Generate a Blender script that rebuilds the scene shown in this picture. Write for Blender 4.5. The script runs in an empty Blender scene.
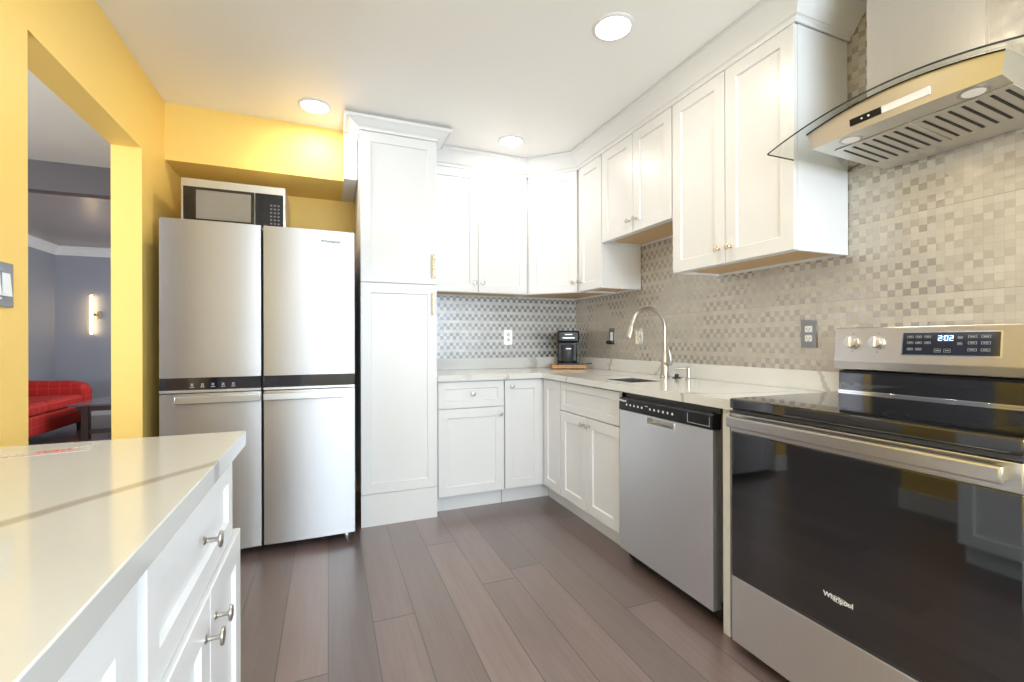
import bpy, bmesh, math, random
from mathutils import Matrix, Vector
random.seed(7)
PI = math.pi
SC = bpy.context.scene
COL = SC.collection

# ------------------------------------------------------------------ camera
YAW, ROLL, PITCH, FPX = 0.3849, -0.0028, 0.0003, 455.3
fw = Vector((math.sin(YAW)*math.cos(PITCH), math.cos(YAW)*math.cos(PITCH), math.sin(PITCH)))
rt = Vector((math.cos(YAW), -math.sin(YAW), 0)); up = rt.cross(fw)
r2 = rt*math.cos(ROLL) + up*math.sin(ROLL); u2 = -rt*math.sin(ROLL) + up*math.cos(ROLL)
cd = bpy.data.cameras.new('camera'); cam = bpy.data.objects.new('camera', cd); COL.objects.link(cam)
m = Matrix((r2, u2, -fw)).transposed().to_4x4(); m.translation = Vector((0, 0, 1.14))
cam.matrix_world = m
cd.sensor_width = 36.0; cd.lens = FPX/1024*36.0; cd.clip_start = 0.02; cd.clip_end = 60
SC.camera = cam
SC.view_settings.view_transform = 'Standard'; SC.view_settings.look = 'None'
SC.view_settings.exposure = 0.1; SC.view_settings.gamma = 1.0; SC.view_settings.use_curve_mapping = False

# ------------------------------------------------------------------ world + added daylight and fill lamps
w = bpy.data.worlds.new('world'); SC.world = w; w.use_nodes = True
bg = w.node_tree.nodes['Background']; bg.inputs[0].default_value = (0.75, 0.86, 1.0, 1); bg.inputs[1].default_value = 1.6

def area(name, loc, direction, sx, sy, power, color):
    l = bpy.data.lights.new(name, 'AREA'); l.shape = 'RECTANGLE'; l.size = sx; l.size_y = sy
    l.energy = power; l.color = color
    o = bpy.data.objects.new(name, l); COL.objects.link(o); o.location = loc
    o.rotation_euler = Vector(direction).to_track_quat('-Z', 'Y').to_euler(); return o
# daylight from two unseen windows added behind the camera
area('added_daylight_rear', (0.75, -2.02, 1.45), (0, 1, 0.0), 2.1, 1.35, 122, (0.78, 0.88, 1.0))
area('added_daylight_side', (2.32, -1.0, 1.45), (-1, 0.1, 0.1), 0.85, 1.05, 50, (0.80, 0.90, 1.0))
# fill lamps added to brighten living room and hall, no windows there
area('fill_living', (-1.10, 7.0, 1.5), (-1, 0, 0), 1.5, 1.2, 40, (0.88, 0.93, 1.0))
area('fill_hall', (-3.0, 1.05, 1.3), (0, 0.9, 0.9), 1.0, 1.2, 125, (0.9, 0.94, 1.0))

# ------------------------------------------------------------------ mesh helpers
class MB:
    def __init__(s): s.bm = bmesh.new()
    def _merge(s, b, M=None, mi=0, sm='all'):
        b.normal_update()
        for f in b.faces:
            n_ = f.normal
            f.smooth = {'all': True, 'none': False, 'box': max(abs(n_.x), abs(n_.y), abs(n_.z)) < .999, 'area': f.calc_area() < 4e-4}[sm]
        if M is not None: b.transform(M)
        for f in b.faces: f.material_index = mi
        me = bpy.data.meshes.new('tmp'); b.to_mesh(me); b.free(); s.bm.from_mesh(me); bpy.data.meshes.remove(me)
    def box(s, x0, x1, y0, y1, z0, z1, bev=0, seg=1, M=None, mi=0):
        b = bmesh.new(); bmesh.ops.create_cube(b, size=1)
        for v in b.verts:
            v.co = Vector((x0+(x1-x0)*(v.co.x+.5), y0+(y1-y0)*(v.co.y+.5), z0+(z1-z0)*(v.co.z+.5)))
        if bev: bmesh.ops.bevel(b, geom=b.edges[:], offset=bev, segments=seg, profile=.5, affect='EDGES')
        s._merge(b, M, mi, 'box'); return s
    def cyl(s, p0, p1, r0, r1=None, n=24, bev=0, mi=0):
        r1 = r0 if r1 is None else r1
        p0 = Vector(p0); p1 = Vector(p1); d = p1-p0
        b = bmesh.new(); bmesh.ops.create_cone(b, cap_ends=True, segments=n, radius1=r0, radius2=r1, depth=d.length)
        if bev:
            es = [e for e in b.edges if abs(e.verts[0].co.z-e.verts[1].co.z) < 1e-6 and e.calc_length() < 2*r0]
            bmesh.ops.bevel(b, geom=es, offset=bev, segments=2, profile=.5, affect='EDGES')
        M = Matrix.Translation((p0+p1)/2) @ d.to_track_quat('Z', 'Y').to_matrix().to_4x4()
        s._merge(b, M, mi); return s
    def lathe(s, prof, p0, axis, n=24, mi=0):
        b = bmesh.new(); rings = []
        for r, h in prof:
            rings.append([b.verts.new((r*math.cos(2*PI*i/n), r*math.sin(2*PI*i/n), h)) for i in range(n)])
        for a, c in zip(rings, rings[1:]):
            for i in range(n): b.faces.new((a[i], a[(i+1) % n], c[(i+1) % n], c[i]))
        b.faces.new(rings[0][::-1]); b.faces.new(rings[-1])
        M = Matrix.Translation(Vector(p0)) @ Vector(axis).to_track_quat('Z', 'Y').to_matrix().to_4x4()
        s._merge(b, M, mi); return s
    def tube(s, pts, r, n=16, mi=0):
        pts = [Vector(p) for p in pts]; rr = r if isinstance(r, (list, tuple)) else [r]*len(pts)
        b = bmesh.new(); rings = []; prev = None
        for i, p in enumerate(pts):
            t = (pts[min(i+1, len(pts)-1)]-pts[max(i-1, 0)]).normalized()
            if prev is None:
                a = t.orthogonal().normalized()
            else:
                a = (prev-t*prev.dot(t)).normalized()
            prev = a; c = t.cross(a)
            rings.append([b.verts.new(p+a*rr[i]*math.cos(2*PI*k/n)+c*rr[i]*math.sin(2*PI*k/n)) for k in range(n)])
        for a, c in zip(rings, rings[1:]):
            for i in range(n): b.faces.new((a[i], a[(i+1) % n], c[(i+1) % n], c[i]))
        b.faces.new(rings[0][::-1]); b.faces.new(rings[-1])
        s._merge(b, None, mi); return s
    def prism(s, poly, d, mi=0, M=None, bev=0):
        """poly: 3D points, extruded by vector d"""
        b = bmesh.new(); d = Vector(d)
        a = [b.verts.new(Vector(p)) for p in poly]; c = [b.verts.new(Vector(p)+d) for p in poly]
        n = len(a); b.faces.new(a[::-1]); b.faces.new(c)
        for i in range(n): b.faces.new((a[i], a[(i+1) % n], c[(i+1) % n], c[i]))
        bmesh.ops.recalc_face_normals(b, faces=b.faces[:])
        if bev: bmesh.ops.bevel(b, geom=b.edges[:], offset=bev, segments=2, profile=.5, affect='EDGES')
        s._merge(b, M, mi, 'area' if bev else 'none'); return s
    def grid(s, xs, ys, skip, z0, z1, mi=0):
        """slab on a grid of cells, some left out, outer faces only"""
        b = bmesh.new(); V = {}
        def v(i, j, k):
            if (i, j, k) not in V: V[(i, j, k)] = b.verts.new((xs[i], ys[j], (z0, z1)[k]))
            return V[(i, j, k)]
        nx, ny = len(xs)-1, len(ys)-1
        F = lambda i, j: 0 <= i < nx and 0 <= j < ny and (i, j) not in skip
        for i in range(nx):
            for j in range(ny):
                if not F(i, j): continue
                b.faces.new((v(i, j, 1), v(i+1, j, 1), v(i+1, j+1, 1), v(i, j+1, 1)))
                b.faces.new((v(i, j, 0), v(i, j+1, 0), v(i+1, j+1, 0), v(i+1, j, 0)))
                if not F(i-1, j): b.faces.new((v(i, j, 0), v(i, j, 1), v(i, j+1, 1), v(i, j+1, 0)))
                if not F(i+1, j): b.faces.new((v(i+1, j, 0), v(i+1, j+1, 0), v(i+1, j+1, 1), v(i+1, j, 1)))
                if not F(i, j-1): b.faces.new((v(i, j, 0), v(i+1, j, 0), v(i+1, j, 1), v(i, j, 1)))
                if not F(i, j+1): b.faces.new((v(i, j+1, 0), v(i, j+1, 1), v(i+1, j+1, 1), v(i+1, j+1, 0)))
        s._merge(b, None, mi, 'none'); return s
    def build(s, name, mats, parent=None, ang=35):
        me = bpy.data.meshes.new(name); s.bm.to_mesh(me); s.bm.free()
        for mm in (mats if isinstance(mats, (list, tuple)) else [mats]): me.materials.append(mm)
        fl = [p.use_smooth for p in me.polygons]
        me.set_sharp_from_angle(angle=math.radians(ang)); me.polygons.foreach_set('use_smooth', fl); me.update()
        o = bpy.data.objects.new(name, me); COL.objects.link(o)
        if parent: o.parent = parent
        return o

def tag(o, label=None, cat=None, group=None, kind=None):
    if label: o['label'] = label
    if cat: o['category'] = cat
    if group: o['group'] = group
    if kind: o['kind'] = kind
    return o
def thing(name, label, cat, loc=(0, 0, 0), rz=0, group=None):
    o = bpy.data.objects.new(name, None); COL.objects.link(o); o.empty_display_size = .1
    o.location = loc; o.rotation_euler = (0, 0, rz); return tag(o, label, cat, group)
def struct(name, mb, mat, label, cat):
    return tag(mb.build(name, mat), label, cat, None, 'structure')
def dup(root, loc, rz=None, label=None):
    r = root.copy(); COL.objects.link(r); r.location = loc
    if rz is not None: r.rotation_euler = (0, 0, rz)
    if label: r['label'] = label
    for ch in list(root.children):
        c = ch.copy(); COL.objects.link(c); c.parent = r
        for g in list(ch.children):
            d = g.copy(); COL.objects.link(d); d.parent = c
    return r
def text(name, s, size, mat, parent, origin, xdir, updir, align='CENTER', bold=0.0, shear=0.0):
    cu = bpy.data.curves.new('txt', 'FONT'); cu.body = s; cu.size = size; cu.align_x = align; cu.align_y = 'CENTER'
    cu.extrude = 0.0004; cu.offset = bold; cu.shear = shear
    t = bpy.data.objects.new('txt', cu); COL.objects.link(t)
    dg = bpy.context.evaluated_depsgraph_get(); me = bpy.data.meshes.new_from_object(t.evaluated_get(dg))
    bpy.data.objects.remove(t); bpy.data.curves.remove(cu)
    x = Vector(xdir).normalized(); y = Vector(updir).normalized(); z = x.cross(y)
    M = Matrix((x, y, z)).transposed().to_4x4(); M.translation = Vector(origin)
    me.transform(M); me.materials.clear(); me.materials.append(mat)
    o = bpy.data.objects.new(name, me); COL.objects.link(o)
    if parent: o.parent = parent
    return o

# ------------------------------------------------------------------ materials
def new_mat(name):
    m = bpy.data.materials.new(name); m.use_nodes = True
    return m, m.node_tree, m.node_tree.nodes['Principled BSDF']
def pm(name, col, rough=.5, metal=0, emis=None, es=0, ior=None, spec=None, aniso=None, trans=None, coat=None, rot=None):
    m, nt, p = new_mat(name)
    p.inputs['Base Color'].default_value = (*col, 1); p.inputs['Roughness'].default_value = rough
    p.inputs['Metallic'].default_value = metal
    if emis: p.inputs['Emission Color'].default_value = (*emis, 1); p.inputs['Emission Strength'].default_value = es
    if ior: p.inputs['IOR'].default_value = ior
    if spec is not None: p.inputs['Specular IOR Level'].default_value = spec
    if trans: p.inputs['Transmission Weight'].default_value = trans
    if coat: p.inputs['Coat Weight'].default_value = coat; p.inputs['Coat Roughness'].default_value = .1
    return m
def N(nt, t, **k):
    n = nt.nodes.new(t)
    for a, b in k.items(): setattr(n, a, b)
    return n
def mth(nt, op, a, b=None, c=None, clamp=False):
    n = nt.nodes.new('ShaderNodeMath'); n.operation = op; n.use_clamp = clamp
    for i, x in enumerate((a, b, c)):
        if x is None: continue
        if isinstance(x, (int, float)): n.inputs[i].default_value = x
        else: nt.links.new(x, n.inputs[i])
    return n.outputs[0]
def mixc(nt, f, a, b):
    n = nt.nodes.new('ShaderNodeMix'); n.data_type = 'RGBA'
    for i, x in ((0, f), (6, a), (7, b)):
        if isinstance(x, (int, float)): n.inputs[i].default_value = x
        elif isinstance(x, tuple): n.inputs[i].default_value = (*x, 1)
        else: nt.links.new(x, n.inputs[i])
    return n.outputs[2]
def geo_pos(nt):
    return N(nt, 'ShaderNodeNewGeometry').outputs['Position']
def sep(nt, v):
    n = N(nt, 'ShaderNodeSeparateXYZ'); nt.links.new(v, n.inputs[0]); return n.outputs
def noise(nt, vec, scale, detail=2, rough=.5, mapscale=None):
    if mapscale:
        mp = N(nt, 'ShaderNodeMapping'); mp.inputs['Scale'].default_value = mapscale; nt.links.new(vec, mp.inputs[0]); vec = mp.outputs[0]
    n = N(nt, 'ShaderNodeTexNoise'); n.inputs['Scale'].default_value = scale; n.inputs['Detail'].default_value = detail
    n.inputs['Roughness'].default_value = rough; nt.links.new(vec, n.inputs['Vector']); return n.outputs['Fac']
def bump(nt, p, h, strength, dist=.002):
    b = N(nt, 'ShaderNodeBump'); b.inputs['Strength'].default_value = strength; b.inputs['Distance'].default_value = dist
    nt.links.new(h, b.inputs['Height']); nt.links.new(b.outputs[0], p.inputs['Normal'])

def paint(name, col, rough=.45, tex=.08, spec=.5):
    m, nt, p = new_mat(name); p.inputs['Base Color'].default_value = (*col, 1); p.inputs['Roughness'].default_value = rough
    p.inputs['Specular IOR Level'].default_value = spec
    h = noise(nt, geo_pos(nt), 180, 3); bump(nt, p, h, tex, .001); return m
def steel(name, col, rough, streak=(1, 1, .015), aniso=.0, tint=.06, brot=0.0):
    """brushed metal; streak = mapping scale of the brushing noise, small along the grain"""
    m, nt, p = new_mat(name); p.inputs['Metallic'].default_value = 1
    n = noise(nt, geo_pos(nt), 420, 3, .6, streak)
    mr = N(nt, 'ShaderNodeMapRange'); mr.inputs[3].default_value = rough*.85; mr.inputs[4].default_value = rough*1.15
    nt.links.new(n, mr.inputs[0]); nt.links.new(mr.outputs[0], p.inputs['Roughness'])
    lo = tuple(c*(1-tint) for c in col); hi = tuple(min(1, c*(1+tint)) for c in col)
    nt.links.new(mixc(nt, n, lo, hi), p.inputs['Base Color'])
    p.inputs['Anisotropic'].default_value = aniso; p.inputs['Anisotropic Rotation'].default_value = brot
    if aniso:
        t = N(nt, 'ShaderNodeTangent'); t.direction_type = 'RADIAL'; t.axis = 'Z'; nt.links.new(t.outputs[0], p.inputs['Tangent'])
    bump(nt, p, n, .008, .0003); return m

M_WHITE = paint('white_cabinet_paint', (.75, .755, .77), .32, .02)
M_YEL = paint('yellow_wall_paint', (.90, .62, .17), .5, .06)
M_CEIL = paint('satin_ceiling_paint', (.90, .89, .87), .3, .02, .6)
M_OFFW = paint('offwhite_wall_paint', (.78, .78, .77), .55, .06)
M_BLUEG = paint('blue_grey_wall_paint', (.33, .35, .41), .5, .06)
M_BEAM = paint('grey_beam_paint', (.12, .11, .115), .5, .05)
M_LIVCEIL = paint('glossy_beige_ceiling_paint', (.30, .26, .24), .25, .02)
M_TRIM = paint('white_trim_paint', (.82, .82, .82), .35, .02)
M_STEEL = steel('brushed_stainless_door', (.52, .52, .54), .44, (1, 1, .012), .8, .05, .25)
M_STEELH = steel('brushed_stainless_horizontal', (.58, .57, .555), .30, (.012, .012, 1), .0, .02)
M_STEELHOOD = steel('hood_stainless', (.66, .64, .60), .34, (.012, .012, 1), .0, .04)
M_DSINK = steel('sink_stainless', (.26, .26, .26), .4, (.02, 1, 1), .0, .04)
M_CHIM = steel('chimney_stainless', (.70, .67, .62), .26, (1, 1, .012), .7, .04, .25)
M_STEELDW = steel('dishwasher_stainless', (.72, .72, .73), .42, (1, 1, .012), .7, .05, .25)
M_NICKEL = pm('brushed_nickel', (.50, .47, .43), .28, 1)
M_KNOB = pm('satin_silver_knob', (.74, .74, .76), .3, 1)
M_CHROME = pm('chrome', (.8, .8, .8), .08, 1)
M_GOLD = pm('champagne_metal', (.72, .60, .42), .25, 1)
M_BLACK = pm('black_plastic', (.008, .008, .010), .3, spec=.3)
M_BLACKG = pm('black_glass', (.004, .005, .007), .04, ior=2.0)
M_MWG = pm('microwave_door_glass', (.018, .014, .010), .15)
M_COOK = pm('black_ceramic_glass', (.006, .006, .007), .05, ior=1.9)
M_DARK = pm('dark_grey_plastic', (.04, .042, .048), .45)
M_NAVY = pm('dark_blue_black_panel_glass', (.006, .008, .018), .06, ior=1.9)
M_GAP = pm('dark_grey_side', (.10, .10, .115), .5)  # plain dark grey of the appliance bodies
M_TAN = pm('natural_maple_veneer', (.62, .42, .22), .5)
M_LIT = pm('lit_diffuser', (1, 1, 1), .5, emis=(1, .93, .82), es=14)
M_SCONCE = pm('lit_warm_tube', (1, .9, .7), .5, emis=(1, .72, .38), es=14)
M_DISP = pm('lit_display_digits', (.3, .6, 1), .5, emis=(.35, .65, 1), es=4)
M_MARK = pm('white_print', (.8, .8, .8), .5)
M_GREYMARK = pm('grey_print', (.42, .42, .42), .5)
M_RING = pm('faint_burner_print', (.10, .10, .10), .2)
M_DKMARK = pm('dark_print', (.06, .06, .06), .5)
M_REDMARK = pm('red_print', (.55, .04, .03), .5)
M_PLASTW = pm('white_plastic', (.82, .82, .82), .3)
M_PAPER = pm('clear_film', (.55, .545, .53), .12)
M_DKWOOD = pm('dark_espresso_wood', (.035, .018, .013), .35)
M_OVAL = pm('hood_lens_frosted', (.75, .72, .65), .3, emis=(1, .95, .85), es=.15)

def glass_mat(name, tint, rough=.0):
    m = bpy.data.materials.new(name); m.use_nodes = True; nt = m.node_tree; nt.nodes.clear()
    out = N(nt, 'ShaderNodeOutputMaterial'); tr = N(nt, 'ShaderNodeBsdfTransparent'); gl = N(nt, 'ShaderNodeBsdfGlossy')
    tr.inputs[0].default_value = (*tint, 1); gl.inputs['Roughness'].default_value = .03
    fr = N(nt, 'ShaderNodeFresnel'); fr.inputs[0].default_value = 1.5
    mx = N(nt, 'ShaderNodeMixShader'); gm = N(nt, 'ShaderNodeNewGeometry'); nt.links.new(mth(nt, 'MULTIPLY', fr.outputs[0], mth(nt, 'SUBTRACT', 1, gm.outputs['Backfacing'])), mx.inputs[0]); nt.links.new(tr.outputs[0], mx.inputs[1]); nt.links.new(gl.outputs[0], mx.inputs[2])
    nt.links.new(mx.outputs[0], out.inputs[0]); return m
M_GLASS = glass_mat('clear_glass', (.93, .95, .94))
M_EDGE = pm('dark_glass_edge', (.02, .03, .03), .1)

def floor_mat():
    m, nt, p = new_mat('dark_walnut_planks'); pos = geo_pos(nt); x, y, z = sep(nt, pos)
    pw, pl = .168, 2.1
    u = mth(nt, 'DIVIDE', x, pw); i = mth(nt, 'FLOOR', u); fu = mth(nt, 'FRACT', u)
    wn = N(nt, 'ShaderNodeTexWhiteNoise'); wn.noise_dimensions = '1D'; nt.links.new(i, wn.inputs['W'])
    v = mth(nt, 'ADD', mth(nt, 'DIVIDE', y, pl), mth(nt, 'MULTIPLY', wn.outputs['Value'], 7.3)); j = mth(nt, 'FLOOR', v); fv = mth(nt, 'FRACT', v)
    cb = N(nt, 'ShaderNodeCombineXYZ'); nt.links.new(i, cb.inputs[0]); nt.links.new(j, cb.inputs[1])
    wn2 = N(nt, 'ShaderNodeTexWhiteNoise'); wn2.noise_dimensions = '2D'; nt.links.new(cb.outputs[0], wn2.inputs['Vector'])
    off = N(nt, 'ShaderNodeVectorMath'); off.operation = 'ADD'
    sc = N(nt, 'ShaderNodeVectorMath'); sc.operation = 'SCALE'; sc.inputs['Scale'].default_value = 9.0; nt.links.new(wn2.outputs['Color'], sc.inputs[0])
    nt.links.new(pos, off.inputs[0]); nt.links.new(sc.outputs[0], off.inputs[1])
    g = noise(nt, off.outputs[0], 9, 5, .65, (7, .35, 1)); g2 = noise(nt, off.outputs[0], 3, 3, .5, (4, .5, 1))
    c = mixc(nt, g, (.088, .057, .051), (.25, .178, .162))
    c = mixc(nt, mth(nt, 'MULTIPLY', g2, .5), c, (.085, .05, .043))
    mul = N(nt, 'ShaderNodeMix'); mul.data_type = 'RGBA'; mul.blend_type = 'MULTIPLY'; mul.inputs[0].default_value = 1
    br = mth(nt, 'MULTIPLY_ADD', wn2.outputs['Value'], .55, .7); cc = N(nt, 'ShaderNodeCombineColor')
    for k in range(3): nt.links.new(br, cc.inputs[k])
    nt.links.new(c, mul.inputs[6]); nt.links.new(cc.outputs[0], mul.inputs[7])
    su = mth(nt, 'LESS_THAN', mth(nt, 'ABSOLUTE', mth(nt, 'SUBTRACT', fu, .5)), .488)
    sv = mth(nt, 'LESS_THAN', mth(nt, 'ABSOLUTE', mth(nt, 'SUBTRACT', fv, .5)), .4985)
    seam = mth(nt, 'MULTIPLY', su, sv)
    nt.links.new(mixc(nt, seam, (.035, .024, .021), mul.outputs[2]), p.inputs['Base Color'])
    rr = mth(nt, 'MULTIPLY_ADD', g, .14, .33); nt.links.new(rr, p.inputs['Roughness'])
    p.inputs['IOR'].default_value = 1.6; p.inputs['Coat Weight'].default_value = .9; p.inputs['Coat IOR'].default_value = 1.6; p.inputs['Coat Roughness'].default_value = .28
    h = mth(nt, 'ADD', mth(nt, 'MULTIPLY', g, .25), seam); bump(nt, p, h, .25, .0012)
    return m
M_FLOOR = floor_mat()

def quartz(name, veins, base=(.80, .80, .78)):
    """veins: list of (nx, ny, nz, d, width, wobble, seed, strength, mask) planes n.p = d"""
    m, nt, p = new_mat(name); pos = geo_pos(nt)
    cl = noise(nt, pos, 2.2, 4, .6); col = mixc(nt, mth(nt, 'MULTIPLY', cl, .35), base, tuple(b*.86 for b in base))
    sp = noise(nt, pos, 260, 1); col = mixc(nt, mth(nt, 'MULTIPLY', sp, .08), col, (.62, .61, .58))
    for k, (nx, ny, nz, d, wd, wob, st, mk) in enumerate(veins):
        dt = N(nt, 'ShaderNodeVectorMath'); dt.operation = 'DOT_PRODUCT'; nt.links.new(pos, dt.inputs[0]); dt.inputs[1].default_value = (nx, ny, nz)
        mp = N(nt, 'ShaderNodeMapping'); mp.inputs['Location'].default_value = (k*3.7, k*1.9, k*2.3); nt.links.new(pos, mp.inputs[0])
        n1 = noise(nt, mp.outputs[0], 3.1, 5, .62)
        dist = mth(nt, 'ABSOLUTE', mth(nt, 'ADD', mth(nt, 'SUBTRACT', dt.outputs['Value'], d), mth(nt, 'MULTIPLY', mth(nt, 'SUBTRACT', n1, .5), wob)))
        core = mth(nt, 'SUBTRACT', 1.0, mth(nt, 'DIVIDE', dist, wd), clamp=True)
        if mk:
            n2 = noise(nt, mp.outputs[0], 1.6, 1); mkv = mth(nt, 'MULTIPLY', mth(nt, 'SUBTRACT', n2, .5-.12*0+ (mk-1)*.1), 6, clamp=True)
            core = mth(nt, 'MULTIPLY', core, mkv)
        core = mth(nt, 'MULTIPLY', core, 1.6, clamp=True); col = mixc(nt, mth(nt, 'MULTIPLY', core, st), col, (.33, .31, .27))
    nt.links.new(col, p.inputs['Base Color']); p.inputs['Roughness'].default_value = .1; p.inputs['Specular IOR Level'].default_value = .55
    return m
# bold vein runs from (-.38,.77) to (-.18,1.02)
a = math.atan2(.26, .20); nx, ny = -math.sin(a), math.cos(a)
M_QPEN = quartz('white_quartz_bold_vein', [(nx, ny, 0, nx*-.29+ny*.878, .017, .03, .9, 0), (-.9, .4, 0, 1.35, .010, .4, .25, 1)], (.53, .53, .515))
M_QTOP = quartz('white_quartz_soft_veins', [(.8, .6, .2, 3.62, .020, .35, .55, 0), (.3, .95, -.35, 1.55, .013, .22, .6, 0), (-.5, .85, .3, 2.2, .014, .3, .5, 0), (.95, .2, .3, 1.72, .03, .5, .4, 1), (.2, .9, .5, 3.05, .012, .2, .5, 0)], (.74, .74, .73))

def tile_mat(name, axis, dark_a, contrast, la, lb, fade):
    """small square mosaic of matte and polished metal; axis = horizontal world axis"""
    m = bpy.data.materials.new(name); m.use_nodes = True; nt = m.node_tree; p = nt.nodes['Principled BSDF']
    pos = geo_pos(nt); s3 = sep(nt, pos); c = .0258
    u = mth(nt, 'DIVIDE', s3[axis], c); v = mth(nt, 'DIVIDE', mth(nt, 'SUBTRACT', s3[2], 1.0), c)
    i = mth(nt, 'FLOOR', u); j = mth(nt, 'FLOOR', v); fu = mth(nt, 'FRACT', u); fv = mth(nt, 'FRACT', v)
    r3 = mth(nt, 'FLOORED_MODULO', j, 3); i2 = mth(nt, 'FLOORED_MODULO', i, 2)
    e0 = mth(nt, 'MULTIPLY', mth(nt, 'LESS_THAN', r3, .5), mth(nt, 'LESS_THAN', i2, .5))
    e1 = mth(nt, 'MULTIPLY', mth(nt, 'COMPARE', r3, 1, .4), mth(nt, 'GREATER_THAN', i2, .5))
    pol = mth(nt, 'ADD', e0, e1)
    if fade: pol = mth(nt, 'MULTIPLY', pol, mth(nt, 'MULTIPLY_ADD', noise(nt, pos, 1.7, 2), 2.6, -.75, clamp=True))  # patchy contrast stands for view-dependent reflections, put into the colour
    cb = N(nt, 'ShaderNodeCombineXYZ'); nt.links.new(i, cb.inputs[0]); nt.links.new(j, cb.inputs[1])
    wn = N(nt, 'ShaderNodeTexWhiteNoise'); wn.noise_dimensions = '2D'; nt.links.new(cb.outputs[0], wn.inputs['Vector'])
    rnd = wn.outputs['Value']
    grain = noise(nt, pos, 300, 2, .6, (1, 1, .05))
    light = mixc(nt, rnd, la, lb); light = mixc(nt, mth(nt, 'MULTIPLY', grain, .25), light, (.5, .47, .43))
    darkc = mixc(nt, rnd, tuple(d*.85 for d in dark_a), tuple(d*1.1 for d in dark_a))  # dark reflections in the polished cells, put into their colour
    col = mixc(nt, pol, light, darkc)
    # hairline joints between cells, stronger at 12-cell sheet edges
    ju = mth(nt, 'GREATER_THAN', mth(nt, 'ABSOLUTE', mth(nt, 'SUBTRACT', fu, .5)), .475)
    jv = mth(nt, 'GREATER_THAN', mth(nt, 'ABSOLUTE', mth(nt, 'SUBTRACT', fv, .5)), .475)
    jt = mth(nt, 'MAXIMUM', ju, jv)
    sh = mth(nt, 'MULTIPLY', mth(nt, 'COMPARE', mth(nt, 'FLOORED_MODULO', j, 12), 0, .4), mth(nt, 'LESS_THAN', fv, .07))
    j_all = mth(nt, 'MAXIMUM', mth(nt, 'MULTIPLY', jt, .28), mth(nt, 'MULTIPLY', sh, .8))
    col = mixc(nt, j_all, col, (.28, .25, .21))
    nt.links.new(col, p.inputs['Base Color'])
    nt.links.new(mth(nt, 'MULTIPLY_ADD', pol, contrast, .35), p.inputs['Metallic'])
    nt.links.new(mth(nt, 'MULTIPLY_ADD', pol, -.18, .40), p.inputs['Roughness'])
    h = mth(nt, 'SUBTRACT', 1, jt); bump(nt, p, h, .15, .0006)
    return m
M_TILEB = tile_mat('metal_mosaic_back', 0, (.27, .27, .29), .2, (.50, .50, .50), (.64, .64, .63), False)
M_TILER = tile_mat('metal_mosaic_side', 1, (.47, .43, .38), .10, (.53, .49, .44), (.62, .58, .52), True)

def fabric_red():
    m, nt, p = new_mat('red_check_upholstery'); pos = geo_pos(nt); x, y, z = sep(nt, pos)
    def ln(s, per): return mth(nt, 'GREATER_THAN', mth(nt, 'ABSOLUTE', mth(nt, 'SUBTRACT', mth(nt, 'FRACT', mth(nt, 'DIVIDE', s, per)), .5)), .455)
    g = mth(nt, 'MAXIMUM', mth(nt, 'MAXIMUM', ln(y, .11), ln(z, .11)), ln(x, .11))
    nt.links.new(mixc(nt, mth(nt, 'MULTIPLY', g, .35), (.46, .014, .014), (.62, .12, .07)), p.inputs['Base Color']); p.inputs['Roughness'].default_value = .85
    return m
M_RED = fabric_red()
def wood_tray():
    m, nt, p = new_mat('honey_wood'); n = noise(nt, geo_pos(nt), 14, 4, .6, (1, 8, 1))
    nt.links.new(mixc(nt, n, (.42, .19, .06), (.68, .38, .15)), p.inputs['Base Color']); p.inputs['Roughness'].default_value = .4; return m
M_HONEY = wood_tray()
def pull_mat():
    m, nt, p = new_mat('speckled_gold_pull'); v = N(nt, 'ShaderNodeTexVoronoi'); v.inputs['Scale'].default_value = 170; nt.links.new(geo_pos(nt), v.inputs['Vector'])
    f = mth(nt, 'GREATER_THAN', v.outputs['Distance'], .48)
    nt.links.new(mixc(nt, f, (.85, .80, .70), (.34, .24, .12)), p.inputs['Base Color']); p.inputs['Roughness'].default_value = .3; p.inputs['Metallic'].default_value = .4; return m
M_PULL = pull_mat()
def mesh_glass():
    m, nt, p = new_mat('microwave_window_mesh'); p.inputs['Roughness'].default_value = .3; p.inputs['Metallic'].default_value = .1
    n = noise(nt, geo_pos(nt), 300, 1, .5, (.02, 1, 1)); nt.links.new(mixc(nt, n, (.21, .18, .14), (.25, .22, .175)), p.inputs['Base Color']); return m
M_MWIN = mesh_glass()

# ------------------------------------------------------------------ dimensions
XL, XR, YB, YN, ZC = -.865, 2.05, 3.55, 3.64, 2.52
YREAR = -1.9
XLI = -.99          # living-room face of the left wall
OY0, OY1, OZ = 1.882, 2.825, 2.117
LX0, LY0, LY1, LZ = -3.83, .9, 9.0, 2.60

# ------------------------------------------------------------------ room shell
struct('floor', MB().box(-4.0, XR+.12, YREAR-.12, 9.12, -.1, 0), M_FLOOR, 'dark walnut plank floor running toward the cabinets', 'floor')
struct('ceiling', MB().box(XL, XR, YREAR, YN+.02, ZC, ZC+.1), M_CEIL, 'satin white kitchen ceiling with recessed lights', 'ceiling')
wl = MB(); wl.box(XLI, XL, YREAR, OY0, 0, ZC+.08).box(XLI, XL, OY0, OY1, OZ, ZC+.08).box(XLI, XL, OY1, YN, 0, ZC+.08)
wl.box(XLI, XL, YN, LY1, 0, LZ)
struct('wall_left', wl, M_YEL, 'yellow wall with the opening to the living room', 'wall')
struct('wall_niche', MB().box(XL, .30, YN, YN+.1, 0, ZC+.08), M_YEL, 'yellow wall behind the refrigerator', 'wall')
struct('trim_1', MB().box(XL, .100, 3.173, YN, 2.19, ZC), M_YEL, 'yellow soffit above the refrigerator', 'soffit')
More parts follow.
